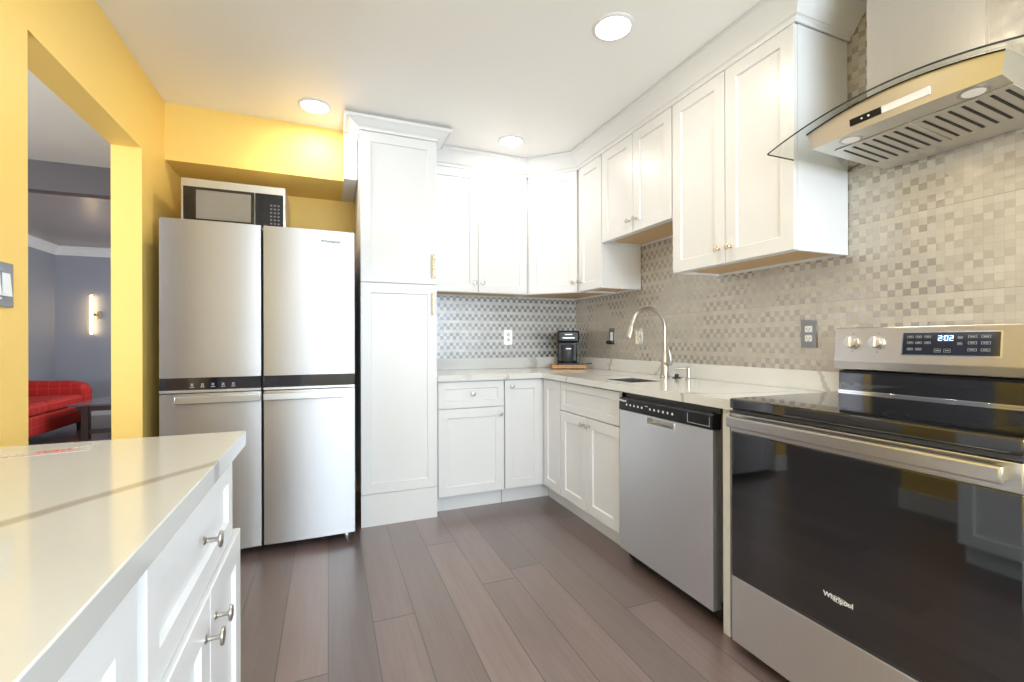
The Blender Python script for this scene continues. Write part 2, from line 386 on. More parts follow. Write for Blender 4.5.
struct('trim_2', MB().box(.100, .182, 3.12, YN, 2.19, ZC-.001), M_WHITE, 'white filler between soffit and pantry cabinet', 'filler')
struct('wall_back', MB().box(.30, XR+.12, YB, YB+.1, 0, ZC+.08), M_TILEB, 'back wall with silver checkered mosaic tile', 'wall')
# right wall with a side window added behind the camera for daylight
wr = MB(); SW0, SW1, SZ0, SZ1 = -1.45, -.55, .95, 2.05
wr.box(XR, XR+.12, SW1, YB, 0, ZC+.08).box(XR, XR+.12, YREAR, SW0, 0, ZC+.08).box(XR, XR+.12, SW0, SW1, 0, SZ0).box(XR, XR+.12, SW0, SW1, SZ1, ZC+.08)
struct('wall_right', wr, M_TILER, 'right wall covered in beige metallic mosaic tile', 'wall')
# rear wall with a wide window added behind the camera for daylight
wb = MB(); RW0, RW1, RZ0, RZ1 = -.35, 1.85, .75, 2.15
wb.box(XLI, RW0, YREAR-.12, YREAR, 0, ZC+.08).box(RW1, XR+.12, YREAR-.12, YREAR, 0, ZC+.08).box(RW0, RW1, YREAR-.12, YREAR, 0, RZ0).box(RW0, RW1, YREAR-.12, YREAR, RZ1, ZC+.08)
struct('wall_rear', wb, M_OFFW, 'off-white wall behind the viewer with an added wide window', 'wall')
def window(name, x0, x1, z0, z1, y, axis, label, nm=2):
    f = MB()
    def bx(a0, a1, b0, b1, d0, d1):
        if axis == 'y': f.box(a0, a1, y+d0, y+d1, b0, b1)
        else: f.box(y+d0, y+d1, a0, a1, b0, b1)
    t = .05
    bx(x0, x0+t, z0, z1, 0, .06); bx(x1-t, x1, z0, z1, 0, .06); bx(x0+t, x1-t, z0, z0+t, 0, .06); bx(x0+t, x1-t, z1-t, z1, 0, .06)
    for k in range(1, nm): xm = x0+(x1-x0)*k/nm; bx(xm-.02, xm+.02, z0+t, z1-t, 0, .06)
    o = struct(name, f, M_TRIM, label, 'window')
    g = MB()
    if axis == 'y': g.box(x0+t, x1-t, y+.025, y+.031, z0+t, z1-t)
    else: g.box(y+.025, y+.031, x0+t, x1-t, z0+t, z1-t)
    g.build('window_pane', M_GLASS, o)
window('window_1', RW0, RW1, RZ0, RZ1, YREAR-.09, 'y', 'added wide white framed window behind the viewer', 2)
window('window_2', SW0, SW1, SZ0, SZ1, XR+.03, 'x', 'added small white framed window, unseen beside the range wall', 1)
# baseboards
bb = MB(); bb.box(XL, XL+.014, 1.34, OY0, 0, .13, .003).box(XL, XL+.014, OY1, 3.6, 0, .13, .003)
bb.box(XLI, XL+.014, OY1-.014, OY1, 0, .13, .003).box(XLI, XL+.014, OY0, OY0+.014, 0, .13, .003)
struct('baseboard_left', bb, M_TRIM, 'white baseboard along the yellow wall and the opening', 'baseboard')

# living room beyond the opening
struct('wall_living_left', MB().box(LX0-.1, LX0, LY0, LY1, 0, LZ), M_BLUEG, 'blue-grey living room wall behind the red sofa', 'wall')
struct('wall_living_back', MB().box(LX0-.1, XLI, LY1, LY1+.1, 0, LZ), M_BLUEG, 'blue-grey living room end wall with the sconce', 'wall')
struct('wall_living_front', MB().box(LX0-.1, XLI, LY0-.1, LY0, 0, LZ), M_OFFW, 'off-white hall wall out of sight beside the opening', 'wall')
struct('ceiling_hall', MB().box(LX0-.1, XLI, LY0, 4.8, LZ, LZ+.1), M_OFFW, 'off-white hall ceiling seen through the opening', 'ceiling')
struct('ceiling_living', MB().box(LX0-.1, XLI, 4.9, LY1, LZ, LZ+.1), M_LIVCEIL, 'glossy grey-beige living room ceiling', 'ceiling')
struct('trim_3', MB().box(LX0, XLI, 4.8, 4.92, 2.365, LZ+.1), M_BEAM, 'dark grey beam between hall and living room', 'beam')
def crown_prof(h, d):
    # (outward distance, height) measured from the wall / cabinet face line, bottom to top
    return [(0, 0), (.008, 0), (.010, .014), (.016, .020), (.022, .022), (d*.45, h*.42), (d*.80, h*.74), (d-.006, h-.022), (d, h-.018), (d, h), (0, h)]
cr = MB(); pr = crown_prof(.13, .09)
cr.prism([(LX0+d, LY0, LZ-.13+h) for d, h in pr], (0, LY1-LY0, 0)); cr.prism([(LX0, LY1-d, LZ-.13+h) for d, h in pr], (XLI-LX0, 0, 0))
struct('trim_4', cr, M_TRIM, 'white crown moulding of the living room', 'crown moulding')
bl = MB().box(LX0, LX0+.015, LY0, LY1, 0, .12, .003).box(LX0+.015, XLI, LY1-.015, LY1, 0, .12, .003)
struct('baseboard_living', bl, M_TRIM, 'white baseboard of the living room', 'baseboard')

# ------------------------------------------------------------------ cabinets
def shaker(mb, x0, x1, z0, z1, y0=0, t=.02, rail=.06, rec=.009, M=None):
    """five-piece door front at y0 (facing -y), frame rail wide, panel recessed"""
    b = bmesh.new()
    def v(x, y, z): return b.verts.new((x, y, z))
    e = .0015; s = .004
    loops = []
    for (ins, y) in ((0, y0+t), (0, y0+e), (e, y0), (rail, y0), (rail+s, y0+rec)):
        loops.append([v(x0+ins, y, z0+ins), v(x1-ins, y, z0+ins), v(x1-ins, y, z1-ins), v(x0+ins, y, z1-ins)])
    b.faces.new(loops[0][::-1])
    for a, c in zip(loops, loops[1:]):
        for i in range(4): b.faces.new((a[i], a[(i+1) % 4], c[(i+1) % 4], c[i]))
    b.faces.new(loops[-1])
    bmesh.ops.recalc_face_normals(b, faces=b.faces[:])
    mb._merge(b, M, 0, 'none'); return mb
def knob_mesh(x, z, y0=0, s=1.0):
    k = MB(); k.lathe([(.0075*s, 0), (.0075*s, .002), (.0045*s, .005), (.0038*s, .020*s), (.0055*s, .0235*s), (.0145*s, .0245*s), (.0152*s, .0265*s), (.0140*s, .0290*s), (.008*s, .0302*s), (.004*s, .0305*s)], (x, y0, z), (0, -1, 0), 12)
    return k
def pull_mesh(x, z0, z1, y0=0):
    k = MB(); k.box(x-.0105, x+.0105, y0-.030, y0-.018, z0, z1, .003, 2)
    for zz in (z0+.015, z1-.015): k.cyl((x, y0, zz), (x, y0-.02, zz), .005, n=10)
    return k
def cabinet(name, label, cat, loc, rz, w, z0, z1, depth, fronts, toe=None, knobm=None, group=None, openbot=False, t=.02):
    r = thing(name, label, cat, loc, rz, group)
    b = MB(); g = .001
    if openbot:   # wall cabinet with a recessed plywood underside
        b.box(g, .018, t, depth, z0, z1).box(w-.018, w-g, t, depth, z0, z1).box(.018, w-.018, t, depth, z1-.018, z1)
        b.box(.018, w-.018, t, t+.02, z0, z1-.018).box(.018, w-.018, depth-.012, depth, z0, z1-.018)
        b.build('carcass', M_WHITE, r)
        MB().box(.018, w-.018, t+.02, depth-.012, z0+.012, z0+.024).build('bottom_panel', M_TAN, r)
    else:
        b.box(g, w-g, t, depth, z0, z1); b.build('carcass', M_WHITE, r)
    if toe:
        MB().box(g, w-g, toe[0], toe[0]+.02, 0, z0-.001).build('toe_kick', M_WHITE, r)
    for f in fronts:
        kind, x0, x1, a, c = f[:5]; kn = f[5] if len(f) > 5 else None; y0 = f[6] if len(f) > 6 else 0
        rail = .045 if kind == 'drawer' else .06
        nm = {'door': 'door', 'drawer': 'drawer', 'false': 'drawer_front'}[kind]
        if kind == 'false': rail = .045
        d = shaker(MB(), x0, x1, a, c, y0, t-.001-y0 if y0 < 0 else t-.001, rail).build(nm, M_WHITE, r, 20)
        if kn:
            if kn[0] == 'pull': pull_mesh(kn[1], kn[2], kn[3], y0).build('pull', M_PULL, d)['label'] = 'speckled gold bar pull'
            else: knob_mesh(kn[0], kn[1], y0).build('knob', knobm or M_NICKEL, d)
    return r
G = .002
# --- pantry (faces -y)
PX, PY, PW = .186, 2.92, .474
pan = cabinet('pantry_cabinet', 'tall white pantry cabinet beside the refrigerator with two gold pulls', 'cabinet', (PX, PY, 0), 0, PW, .20, 2.435, .62,
    [('door', .002, PW-.002, .200, 1.503, ('pull', PW-.028, 1.31, 1.455)), ('door', .002, PW-.002, 1.508, 2.433, ('pull', PW-.028, 1.545, 1.70))])
MB().box(.002, PW-.002, .006, .026, 0, .197).build('plinth', M_WHITE, pan)
# crown around the pantry
def sweep_crown(mb, path, outs, prof, z):
    """path: plan points, outs: per point outward offset vector for distance 1"""
    b = bmesh.new(); rings = []
    for (px, py), (ox, oy) in zip(path, outs):
        rings.append([b.verts.new((px+ox*d, py+oy*d, z+h)) for d, h in prof])
    n = len(prof)
    for a, c in zip(rings, rings[1:]):
        for i in range(n): b.faces.new((a[i], a[(i+1) % n], c[(i+1) % n], c[i]))
    b.faces.new(rings[0]); b.faces.new(rings[-1][::-1]); bmesh.ops.recalc_face_normals(b, faces=b.faces[:])
    mb._merge(b); return mb
CH = crown_prof(2.506-2.434, .09)
c = sweep_crown(MB(), [(PX, 3.115), (PX, PY+.0), (PX+PW, PY+.0), (PX+PW, 3.13)], [(-1, 0), (-1, -.66), (1, -.66), (1, 0)], CH, 2.434)
c.box(PX-.055, PX+PW+.055, PY-.03, 3.11, 2.5062, ZC-.001)
tag(c.build('crown_moulding', M_WHITE, None, 25), 'white crown moulding on top of the tall pantry cabinet', 'crown moulding')
# --- base cabinets on the back wall
BX0 = .662
cabinet('base_cabinet', 'white base cabinet with one drawer over one door, next to pantry', 'cabinet', (BX0, 2.95, 0), 0, .474, .11, .875, .598,
    [('drawer', .010, .470, .694, .868, (.245, .785)), ('door', .010, .470, .112, .688, (.440, .640))], toe=(.065,))
cabinet('base_cabinet', 'narrow single-door white base cabinet in the back corner, facing viewer', 'cabinet', (BX0+.476, 2.95, 0), 0, .292, .11, .875, .598,
    [('door', .004, .288, .112, .868, (.052, .825))], toe=(.065,))
bl_ = [o for o in bpy.data.objects if o.name.startswith('base_cabinet')][-1]
MB().box(.290, .316, .004, .024, .111, .875).build('corner_filler', M_WHITE, bl_)
MB().box(.291, .368, .065, .085, 0, .109).box(.368, .388, 0, .085, 0, .109).build('toe_filler', M_WHITE, bl_)
# --- right run, faces -x
RXF = 1.435
def right(yhi): return (RXF, yhi, 0)
cabinet('base_cabinet', 'narrow white base cabinet panel on the right run, touching the inside corner', 'cabinet', right(2.949), -PI/2, .257, .11, .875, .60,
    [('door', .006, .254, .112, .868)], toe=(.072,))
cabinet('sink_base_cabinet', 'white double-door base cabinet under the sink, left of dishwasher', 'cabinet', right(2.690), -PI/2, .664, .11, .70, .60,
    [('false', .003, .661, .684, .868), ('door', .003, .330, .112, .678, (.300, .635)), ('door', .334, .661, .112, .678, (.364, .635))], toe=(.072,))
tag(MB().box(1.430, XR-.01, 1.306, 1.340, 0, .875, .001).build('end_panel', M_WHITE), 'narrow white upright panel between dishwasher and range', 'panel')
# --- peninsula, faces +x
PFX = -.2075
cabinet('peninsula_cabinet', 'white peninsula cabinet with wide drawer over two doors, nearest the refrigerator', 'cabinet', (PFX, .668, 0), PI/2, .628, .11, .872, .60,
    [('drawer', .022, .568, .688, .868, (.300, .782)), ('door', .022, .311, .112, .682, (.275, .618), -.007), ('door', .315, .625, .112, .682, (.350, .618), -.007)], toe=(.07,))
cabinet('peninsula_cabinet', 'white peninsula cabinet with tall doors at lower left, nearest the viewer', 'cabinet', (PFX, -.03, 0), PI/2, .696, .11, .872, .60,
    [('door', .004, .330, .112, .868), ('door', .334, .690, .112, .868)], toe=(.07,))
# --- wall cabinets
UZ0, UZ1, UD = 1.50, 2.402, .325
cabinet('wall_cabinet', 'white double-door wall cabinet on the back wall, right of the pantry', 'cabinet', (.664, 3.22, 0), 0, .770, UZ0, UZ1, UD,
    [('door', .002, .370, UZ0+.002, UZ1, (.343, 1.572)), ('door', .374, .766, UZ0+.002, UZ1, (.404, 1.572))], openbot=True)
# diagonal corner cabinet
L = .392; D0 = Vector((1.4405, 3.2195, 0)); rz = -PI/4
dg = thing('corner_wall_cabinet', 'white diagonal corner wall cabinet with one door above the coffee maker', 'cabinet', D0, rz)
def loc(p): # world plan -> local
    q = Matrix.Rotation(-rz, 4, 'Z') @ (Vector((p[0], p[1], 0))-D0); return (q.x, q.y)
pts = [loc(p) for p in ((1.4385, 3.243), (1.742, 2.939), (XR-.002, 2.939), (XR-.002, YB-.002), (1.4385, YB-.002))]
ins = [loc(p) for p in ((1.458, 3.26), (1.757, 2.959), (XR-.02, 2.959), (XR-.02, YB-.02), (1.458, YB-.02))]
cb_ = MB(); cb_.prism([(x, y, UZ0+.026) for x, y in pts], (0, 0, UZ1-UZ0-.026))
for k in range(5):
    k2 = (k+1) % 5; cb_.prism([(*pts[k], UZ0), (*pts[k2], UZ0), (*ins[k2], UZ0), (*ins[k], UZ0)], (0, 0, .026))
cb_.build('carcass', M_WHITE, dg)
MB().prism([(x, y, UZ0+.012) for x, y in ins], (0, 0, .012)).build('bottom_panel', M_TAN, dg)
dd = shaker(MB(), .004, L-.004, UZ0+.002, UZ1, 0, .016, .06).build('door', M_WHITE, dg, 20)
knob_mesh(L-.034, 1.572).build('knob', M_NICKEL, dd)
RUX = 1.72
cabinet('wall_cabinet', 'narrow one-door white wall cabinet between corner cabinet and sink cabinet', 'cabinet', (RUX, 2.934, 0), -PI/2, .306, UZ0, UZ1, UD,
    [('door', .008, .302, UZ0+.002, UZ1, (.034, 1.572))], openbot=True)
cabinet('wall_cabinet', 'short double-door white wall cabinet hanging above the sink', 'cabinet', (RUX, 2.626, 0), -PI/2, .676, 1.80, UZ1, UD,
    [('door', .003, .337, 1.802, UZ1, (.306, 1.875)), ('door', .341, .673, 1.802, UZ1, (.372, 1.875))], openbot=True)
cabinet('wall_cabinet', 'large double-door white wall cabinet left of the range hood', 'cabinet', (RUX, 1.946, 0), -PI/2, .694, UZ0, UZ1, UD,
    [('door', .003, .348, UZ0+.002, UZ1, (.316, 1.572)), ('door', .352, .691, UZ0+.002, UZ1, (.384, 1.572))], openbot=True, knobm=M_GOLD)
s2 = math.sqrt(2); kk = math.tan(PI/8)
CU = crown_prof(ZC-2.4022-.002, .085)
path = [(PX+PW+.002, 3.222), (1.4415, 3.222), (1.722, 2.9415), (1.722, 1.250), (2.046, 1.250)]
outs = [(0, -1), (-kk, -1), (-1, -kk), (-1, -1), (0, -1)]
c = sweep_crown(MB(), path, outs, CU, 2.4022)
tag(c.build('crown_moulding', M_WHITE, None, 25), 'long white crown moulding above the wall cabinets turning the corner', 'crown moulding')

# ------------------------------------------------------------------ countertops
sx0, sx1, sy0, sy1 = 1.520, 1.735, 2.04, 2.31
ct = MB().grid([.662, 1.412, sx0, sx1, XR-.001], [1.262, sy0, sy1, 2.925, YB-.001], {(0, 0), (0, 1), (0, 2), (2, 1)}, .877, .914)
co = tag(ct.build('countertop', M_QTOP), 'white veined quartz countertop running around the sink corner', 'countertop')
bs = MB().box(.664, XR-.024, YB-.022, YB-.001, .9145, 1.003, .001).box(XR-.022, XR-.001, 1.262, YB-.001, .9145, 1.003, .001)
bs.build('backsplash_ledge', M_QTOP, co)
pt = MB().box(XL+.001, -.193, -.03, 1.330, .877, .914, .002)
tag(pt.build('peninsula_countertop', M_QPEN), 'white quartz peninsula top with one bold grey vein', 'countertop')
# ------------------------------------------------------------------ sink
sk = thing('sink', 'stainless undermount sink basin set in the right countertop', 'sink', ((sx0+sx1)/2, (sy0+sy1)/2, .70))
hx, hy = (sx1-sx0)/2, (sy1-sy0)/2; b = MB()
q_ = .0012; hx -= q_; hy -= q_
b.box(-hx, hx, -hy, hy, 0.002, .006); b.box(-hx, -hx+.003, -hy, hy, .006, .212).box(hx-.003, hx, -hy, hy, .006, .212)
b.box(-hx+.003, hx-.003, -hy, -hy+.003, .006, .212).box(-hx+.003, hx-.003, hy-.003, hy, .006, .212)
b.build('basin', M_DSINK, sk)
MB().lathe([(.045, 0), (.045, .002), (.03, .003), (.012, .001)], (0, 0, .0065), (0, 0, 1)).build('drain', M_CHROME, sk)
# ------------------------------------------------------------------ faucet
fa = thing('faucet', 'brushed nickel gooseneck kitchen faucet standing behind the sink', 'faucet', (1.928, 2.25, .9145))
MB().lathe([(.031, 0), (.031, .004), (.026, .010), (.0245, .05), (.023, .09), (.018, .13), (.0125, .17)], (0, 0, 0), (0, 0, 1)).build('body', M_NICKEL, fa)
R = .121; H0 = .300
pth = [(0, 0, .15), (0, 0, .22), (0, 0, H0)] + [(-R+R*math.cos(t*PI/16), 0, H0+R*math.sin(t*PI/16)) for t in range(1, 16)]
MB().tube(pth, .0115, 20).build('spout', M_NICKEL, fa)
e = Vector(pth[-1]); dv = (Vector(pth[-1])-Vector(pth[-2])).normalized()
MB().tube([e-dv*.004, e+dv*.008, e+dv*.04, e+dv*.085], [.0125, .0150, .0165, .018], 20).build('spray_head', M_NICKEL, fa)
h = MB(); h.cyl((0, -.012, .085), (0, -.040, .085), .016, .015)
h.tube([(0, -.042, .080), (0, -.050, .10), (-.004, -.052, .135), (-.010, -.046, .175)], [.015, .015, .011, .006], 12); h.build('lever', M_NICKEL, fa)
sd = thing('soap_dispenser', 'short nickel soap dispenser with a horizontal nozzle right of the faucet', 'soap dispenser', (1.965, 2.09, .9145))
MB().lathe([(.018, 0), (.018, .004), (.011, .008), (.010, .045), (.013, .047), (.013, .065), (.008, .068)], (0, 0, 0), (0, 0, 1)).build('pump_body', M_NICKEL, sd)
MB().tube([(0, 0, .060), (-.03, .02, .062), (-.065, .04, .060), (-.07, .043, .050)], [.006, .0055, .005, .005], 10).build('nozzle', M_NICKEL, sd)
ac = thing('sink_hole_cover', 'flat black round cover with a raised button beside the faucet', 'cover', (1.945, 2.165, .914))
MB().lathe([(.026, 0), (.026, .005), (.022, .007)], (0, 0, 0), (0, 0, 1)).build('base', M_BLACK, ac)
MB().lathe([(.012, 0), (.012, .014), (.009, .018), (.004, .019)], (0, 0, .007), (0, 0, 1)).build('button', M_BLACK, ac)

# ------------------------------------------------------------------ refrigerator
FX0, FX1, FY = -.781, .146, 2.77
fr = thing('refrigerator', 'large stainless four-door refrigerator below the yellow soffit', 'refrigerator', (FX0, FY, 0))
FW = FX1-FX0; mid = .4565
MB().box(.004, FW-.004, .075, .80, .045, 1.755, .003).build('body', M_GAP, fr)
MB().box(.03, FW-.03, .09, .13, 0.012, .045).build('base_grille', M_BLACK, fr)
for x in (.03, FW-.06): MB().cyl((x+.015, .10, 0), (x+.015, .10, .03), .018, .014).cyl((x+.015, .10, .03), (x+.015, .10, .045), .008).build('foot', M_CHROME, fr)
def bowed(x0, x1, z0, z1, bulge=.007):
    pl = [(x1, .07), (x0, .07), (x0, .004)]
    for k in range(17):
        t = k/16; pl.append((x0+.003+(x1-x0-.006)*t, -bulge*(1-(2*t-1)**4*.35-(2*t-1)**2*.65)))
    pl.append((x1, .004))
    q = MB(); q.prism([(a_, b_, z0) for a_, b_ in pl], (0, 0, z1-z0))
    for f in q.bm.faces: f.smooth = abs(f.normal.z) < .5
    return q
for nm, x0, x1 in (('left', 0, mid-.004), ('right', mid+.004, FW)):
    d = bowed(x0, x1, .958, 1.765).build('upper_door', M_STEEL, fr, 25)
    MB().box(x0+.002, x1-.002, -.006, .05, .896, .957, .002).build('control_panel', M_NAVY, fr)
    MB().box(x0+.001, x1-.001, -.006, .05, .880, .895, .002).build('trim_strip', M_STEELH, fr)
    d2 = bowed(x0, x1, .048, .876).build('lower_door', M_STEEL, fr, 25)
    hx0, hx1 = (.07, x1-.004) if nm == 'left' else (x0+.002, .862)
    MB().box(hx0, hx1, -.028, -.012, .826, .864, .003, 2).box(hx0+.004, hx0+.02, -.012, .002, .83, .862).box(hx1-.02, hx1-.004, -.012, .002, .83, .862).build('handle', M_STEELH, d2)
MB().box(mid-.02, mid+.02, .01, .06, 1.766, 1.776, .002).build('hinge_cover', M_BLACK, fr)
for k in range(5):
    ic = MB(); x = .14+.0455*k
    for sgn in (-1, 1): ic.box(-.008, .008, -.0005, .0005, -.0015, .0015, M=Matrix.Translation((x, -.0066, .922)) @ Matrix.Rotation(sgn*.8, 4, 'Y'))
    ic.box(x-.009, x+.009, -.0070, -.0058, .908, .911)
    ic.build('control_icon', M_GREYMARK, fr)
text('logo', 'Whirlpool', .024, M_DKMARK, fr, (.797, -.0070, 1.704), (1, 0, 0), (0, 0, 1), bold=.0006)

# ------------------------------------------------------------------ microwave on the refrigerator
mw = thing('microwave', 'stainless microwave with dark door standing on top of the refrigerator', 'microwave', (-.737, 2.97, 1.767))
W = .511; Hm = .272
MB().box(0, W, .02, .37, .012, Hm, .004).build('housing', M_STEELH, mw)
for x in (.04, W-.06):
    for y in (.05, .32): MB().cyl((x, y, 0), (x, y, .013), .012, n=12).build('foot', M_BLACK, mw)
MB().box(0, W, 0, .02, .012, Hm, .003, 2).build('front_frame', M_STEELH, mw)
MB().box(.010, .352, -.006, .002, .030, Hm-.045, .004, 2).build('door', M_MWG, mw)
MB().box(.070, .334, -.0075, -.004, .052, Hm-.062, .001).build('door_window', M_MWIN, mw)
cp = MB().box(.354, W-.012, -.006, .002, .030, Hm-.045, .004, 2).build('control_panel', M_BLACK, mw)
kp = MB()
for i in range(3):
    for j in range(6): kp.box(.430+i*.019, .443+i*.019, -.0072, -.0055, .05+j*.021, .063+j*.021, .0005)
kp.build('keypad', M_DARK, cp)
kd = MB()
for i in range(3):
    for j in range(6): kd.box(.433+i*.019, .440+i*.019, -.0078, -.0070, .055+j*.021, .0575+j*.021)
kd.build('key_print', M_GREYMARK, cp)

# ------------------------------------------------------------------ dishwasher (faces -x)
dw = thing('dishwasher', 'stainless dishwasher with black control strip under the right countertop', 'dishwasher', (1.410, 1.988, 0), -PI/2)
DW = .618
MB().box(.008, DW+.022, .045, .60, .10, .868).build('tub', M_GAP, dw)
MB().box(.004, DW-.004, .055, .11, .012, .10).build('toe_panel', M_BLACK, dw)
# steel door with a pocket handle: frame pieces around the pocket
DZ0, DZ1 = .068, .784; hx0, hx1, hz0, hz1 = .222, .400, .748, .776
dm = MB()
dm.grid([0, hx0, hx1, DW], [DZ0, hz0, hz1, DZ1], {(1, 1)}, 0, .044)
dm.bm.transform(Matrix.Rotation(PI/2, 4, 'X')); dm.bm.transform(Matrix.Translation((0, .044, 0)))
bmesh.ops.recalc_face_normals(dm.bm, faces=dm.bm.faces[:])
d = dm.build('door', M_STEELDW, dw)
MB().box(hx0+.001, hx1-.001, .028, .04, hz0+.001, hz1-.001).build('handle_pocket', M_NICKEL, d)
MB().box(hx0-.004, hx1+.004, -.004, .004, hz0-.008, hz0, .002, 2).box(hx0-.008, hx0, -.004, .004, hz0-.008, hz1, .002, 2).box(hx1, hx1+.008, -.004, .004, hz0-.008, hz1, .002, 2).build('handle_rim', M_KNOB, d)
MB().prism([(0, -.004, .787), (0, .044, .787), (0, .044, .847), (0, .004, .849), (0, -.002, .842)], (DW, 0, 0)).build('control_strip', M_BLACK, dw)
MB().box(.02, DW+.01, .03, .05, .848, .872).box(.05, DW-.02, .015, .04, .850, .853).build('vent_lip', M_DARK, dw)
for k in range(12):
    mk = MB(); x = .060+k*.030
    if k == 5: mk.box(x, x+.018, -.0055, -.004, .826, .829)
    else: mk.box(x, x+.009, -.0052, -.0035, .812, .819).box(x+.002, x+.007, -.0052, -.0035, .8185, .8225)
    mk.build('button_mark', M_MARK, dw)
MB().box(.485, .608, -.0052, -.0035, .797, .799).box(.485, .487, -.0052, -.0035, .797, .836).box(.604, .606, -.0052, -.0035, .797, .836).build('display_outline', M_GREYMARK, dw)
text('logo', 'Whirlpool', .014, M_MARK, dw, (.032, -.0045, .834), (1, 0, 0), (0, 0, 1), bold=.0006)

# ------------------------------------------------------------------ range (faces -x), local x -> -Y, y -> +X
ra = thing('range', 'freestanding electric range with black glass oven door and steel trim', 'range', (1.38, 1.254, 0), -PI/2)
RW = .762
MB().box(.003, RW-.003, .035, .655, .03, .900).build('body', M_GAP, ra)
for x in (.04, RW-.04):
    for y in (.08, .60): MB().cyl((x, y, 0), (x, y, .032), .018, n=12).build('foot', M_BLACK, ra)
dr = MB().box(0, RW, 0, .034, .038, .276, .003, 2).build('storage_drawer', M_STEELDW, ra)
do = MB().box(0, RW, 0, .034, .286, .806, .003, 2).build('oven_door', M_BLACKG, ra)
MB().box(0, RW, -.0015, .034, .8065, .874, .003, 2).build('door_top_trim', M_STEELH, do)
MB().box(.002, RW-.002, .002, .03, .2765, .2855).build('door_bottom_lip', M_DARK, ra)
hd = MB().box(.012, RW-.018, -.044, -.026, .828, .868, .006, 2)
for x in (.028, RW-.034): hd.box(x-.012, x+.012, -.028, 0, .832, .864, .003)
hd.build('handle', M_STEELH, do)
MB().box(.0, RW, .004, .030, .8755, .890, .002).build('vent_trim', M_DARK, ra)
ctp = MB().box(-.003, RW+.003, -.006, .598, .891, .928, .006, 2).build('cooktop', M_COOK, ra)
def ring(mb, cx, cy, r, wd=.0015):
    b = bmesh.new(); n = 64; a = []; c = []
    for k in range(n):
        t = 2*PI*k/n; a.append(b.verts.new((cx+r*math.cos(t), cy+r*math.sin(t), .9285))); c.append(b.verts.new((cx+(r+wd)*math.cos(t), cy+(r+wd)*math.sin(t), .9285)))
    for k in range(n): b.faces.new((a[k], a[(k+1) % n], c[(k+1) % n], c[k]))
    bmesh.ops.recalc_face_normals(b, faces=b.faces[:]); mb._merge(b)
for (x, y, rr_) in ((.20, .17, .105), (.56, .17, .135), (.20, .44, .085), (.56, .44, .085), (.38, .46, .045)):
    k = MB(); ring(k, x, y, rr_); ring(k, x, y, rr_*.62); k.build('burner_ring', M_RING, ctp)
MB().box(0, RW, .598, .603, .925, .936, .001).build('cooktop_rear_trim', M_CHROME, ra)
MB().box(.000, RW, .603, .660, .90, 1.008, .002).build('backguard_base', M_BLACKG, ra)
# control panel: slightly leaning steel console
con = MB().prism([(-.002, .578, 1.022), (-.002, .660, 1.012), (-.002, .660, 1.190), (-.002, .590, 1.190), (-.002, .575, 1.055)], (RW+.004, 0, 0), bev=.003).build('control_console', M_STEELH, ra)
MB().box(.01, RW-.01, .592, .660, 1.006, 1.016).build('console_gap', M_BLACK, ra)
# console face frame: y from .575 at z 1.055 to .612 at z 1.190
fn = Vector((0, -(1.190-1.055), -(.590-.575)*-1)); 
fu_ = Vector((0, .590-.575, 1.190-1.055)).normalized(); fnrm = Vector((0, -fu_.z, fu_.y))
def onface(x, z, off=0):
    t = (z-1.055)/(1.190-1.055); return Vector((x, .575+.015*t, z)) + fnrm*off
Mf = Matrix((Vector((1, 0, 0)), -fnrm, fu_)).transposed().to_4x4()
def fbox(mb, x0, x1, z0, z1, d0, d1, bev=0):
    cen = onface((x0+x1)/2, (z0+z1)/2); M_ = Mf.copy(); M_.translation = cen
    mb.box(-(x1-x0)/2, (x1-x0)/2, -d1, -d0, -(z1-z0)/2, (z1-z0)/2, bev, M=M_)
for x in (.068, .158):
    k = MB(); p0 = onface(x, 1.130); k.cyl(p0, p0+fnrm*.005, .027, .026, 32); k.cyl(p0+fnrm*.005, p0+fnrm*.026, .0225, .0215, 32, .002)
    M_ = Mf.copy(); M_.translation = p0+fnrm*.030; k.box(-.0065, .0065, -.006, .006, -.021, .021, .002, 2, M=M_)
    k.build('burner_knob', M_KNOB, con)
for x in (.068, .158):
    for dz in (-.036, .036):
        mm = MB(); fbox(mm, x-.002, x+.002, 1.130+dz-.002, 1.130+dz+.002, 0, .001); mm.build('knob_mark', M_DKMARK, con)
fb = MB(); fbox(fb, .238, .508, 1.083, 1.170, .0, .0020); fb.build('keypad_bezel', M_CHROME, con)
fb = MB(); fbox(fb, .242, .504, 1.087, 1.166, .0018, .0030); kpd = fb.build('keypad', M_NAVY, ra)
def key(x, z, ww=.018, hh=.008):
    kk_ = MB()
    for (a0, a1, b0, b1) in ((x-ww/2, x+ww/2, z+hh/2-.0008, z+hh/2), (x-ww/2, x+ww/2, z-hh/2, z-hh/2+.0008), (x-ww/2, x-ww/2+.0008, z-hh/2, z+hh/2), (x+ww/2-.0008, x+ww/2, z-hh/2, z+hh/2), (x-ww*.28, x+ww*.28, z-.001, z+.001)):
        fbox(kk_, a0, a1, b0, b1, .0030, .0035)
    kk_.build('key_print', M_GREYMARK, kpd)
for x in (.265, .290, .316):
    for z in (1.151, 1.130): key(x, z)
for x in (.265, .290): key(x, 1.107)
for x in (.345, .372): key(x, 1.103, .018, .012)
for z in (1.148, 1.127): key(.405, z, .012)
for x in (.437, .470):
    for z in (1.151, 1.130, 1.107): key(x, z, .022, .009)
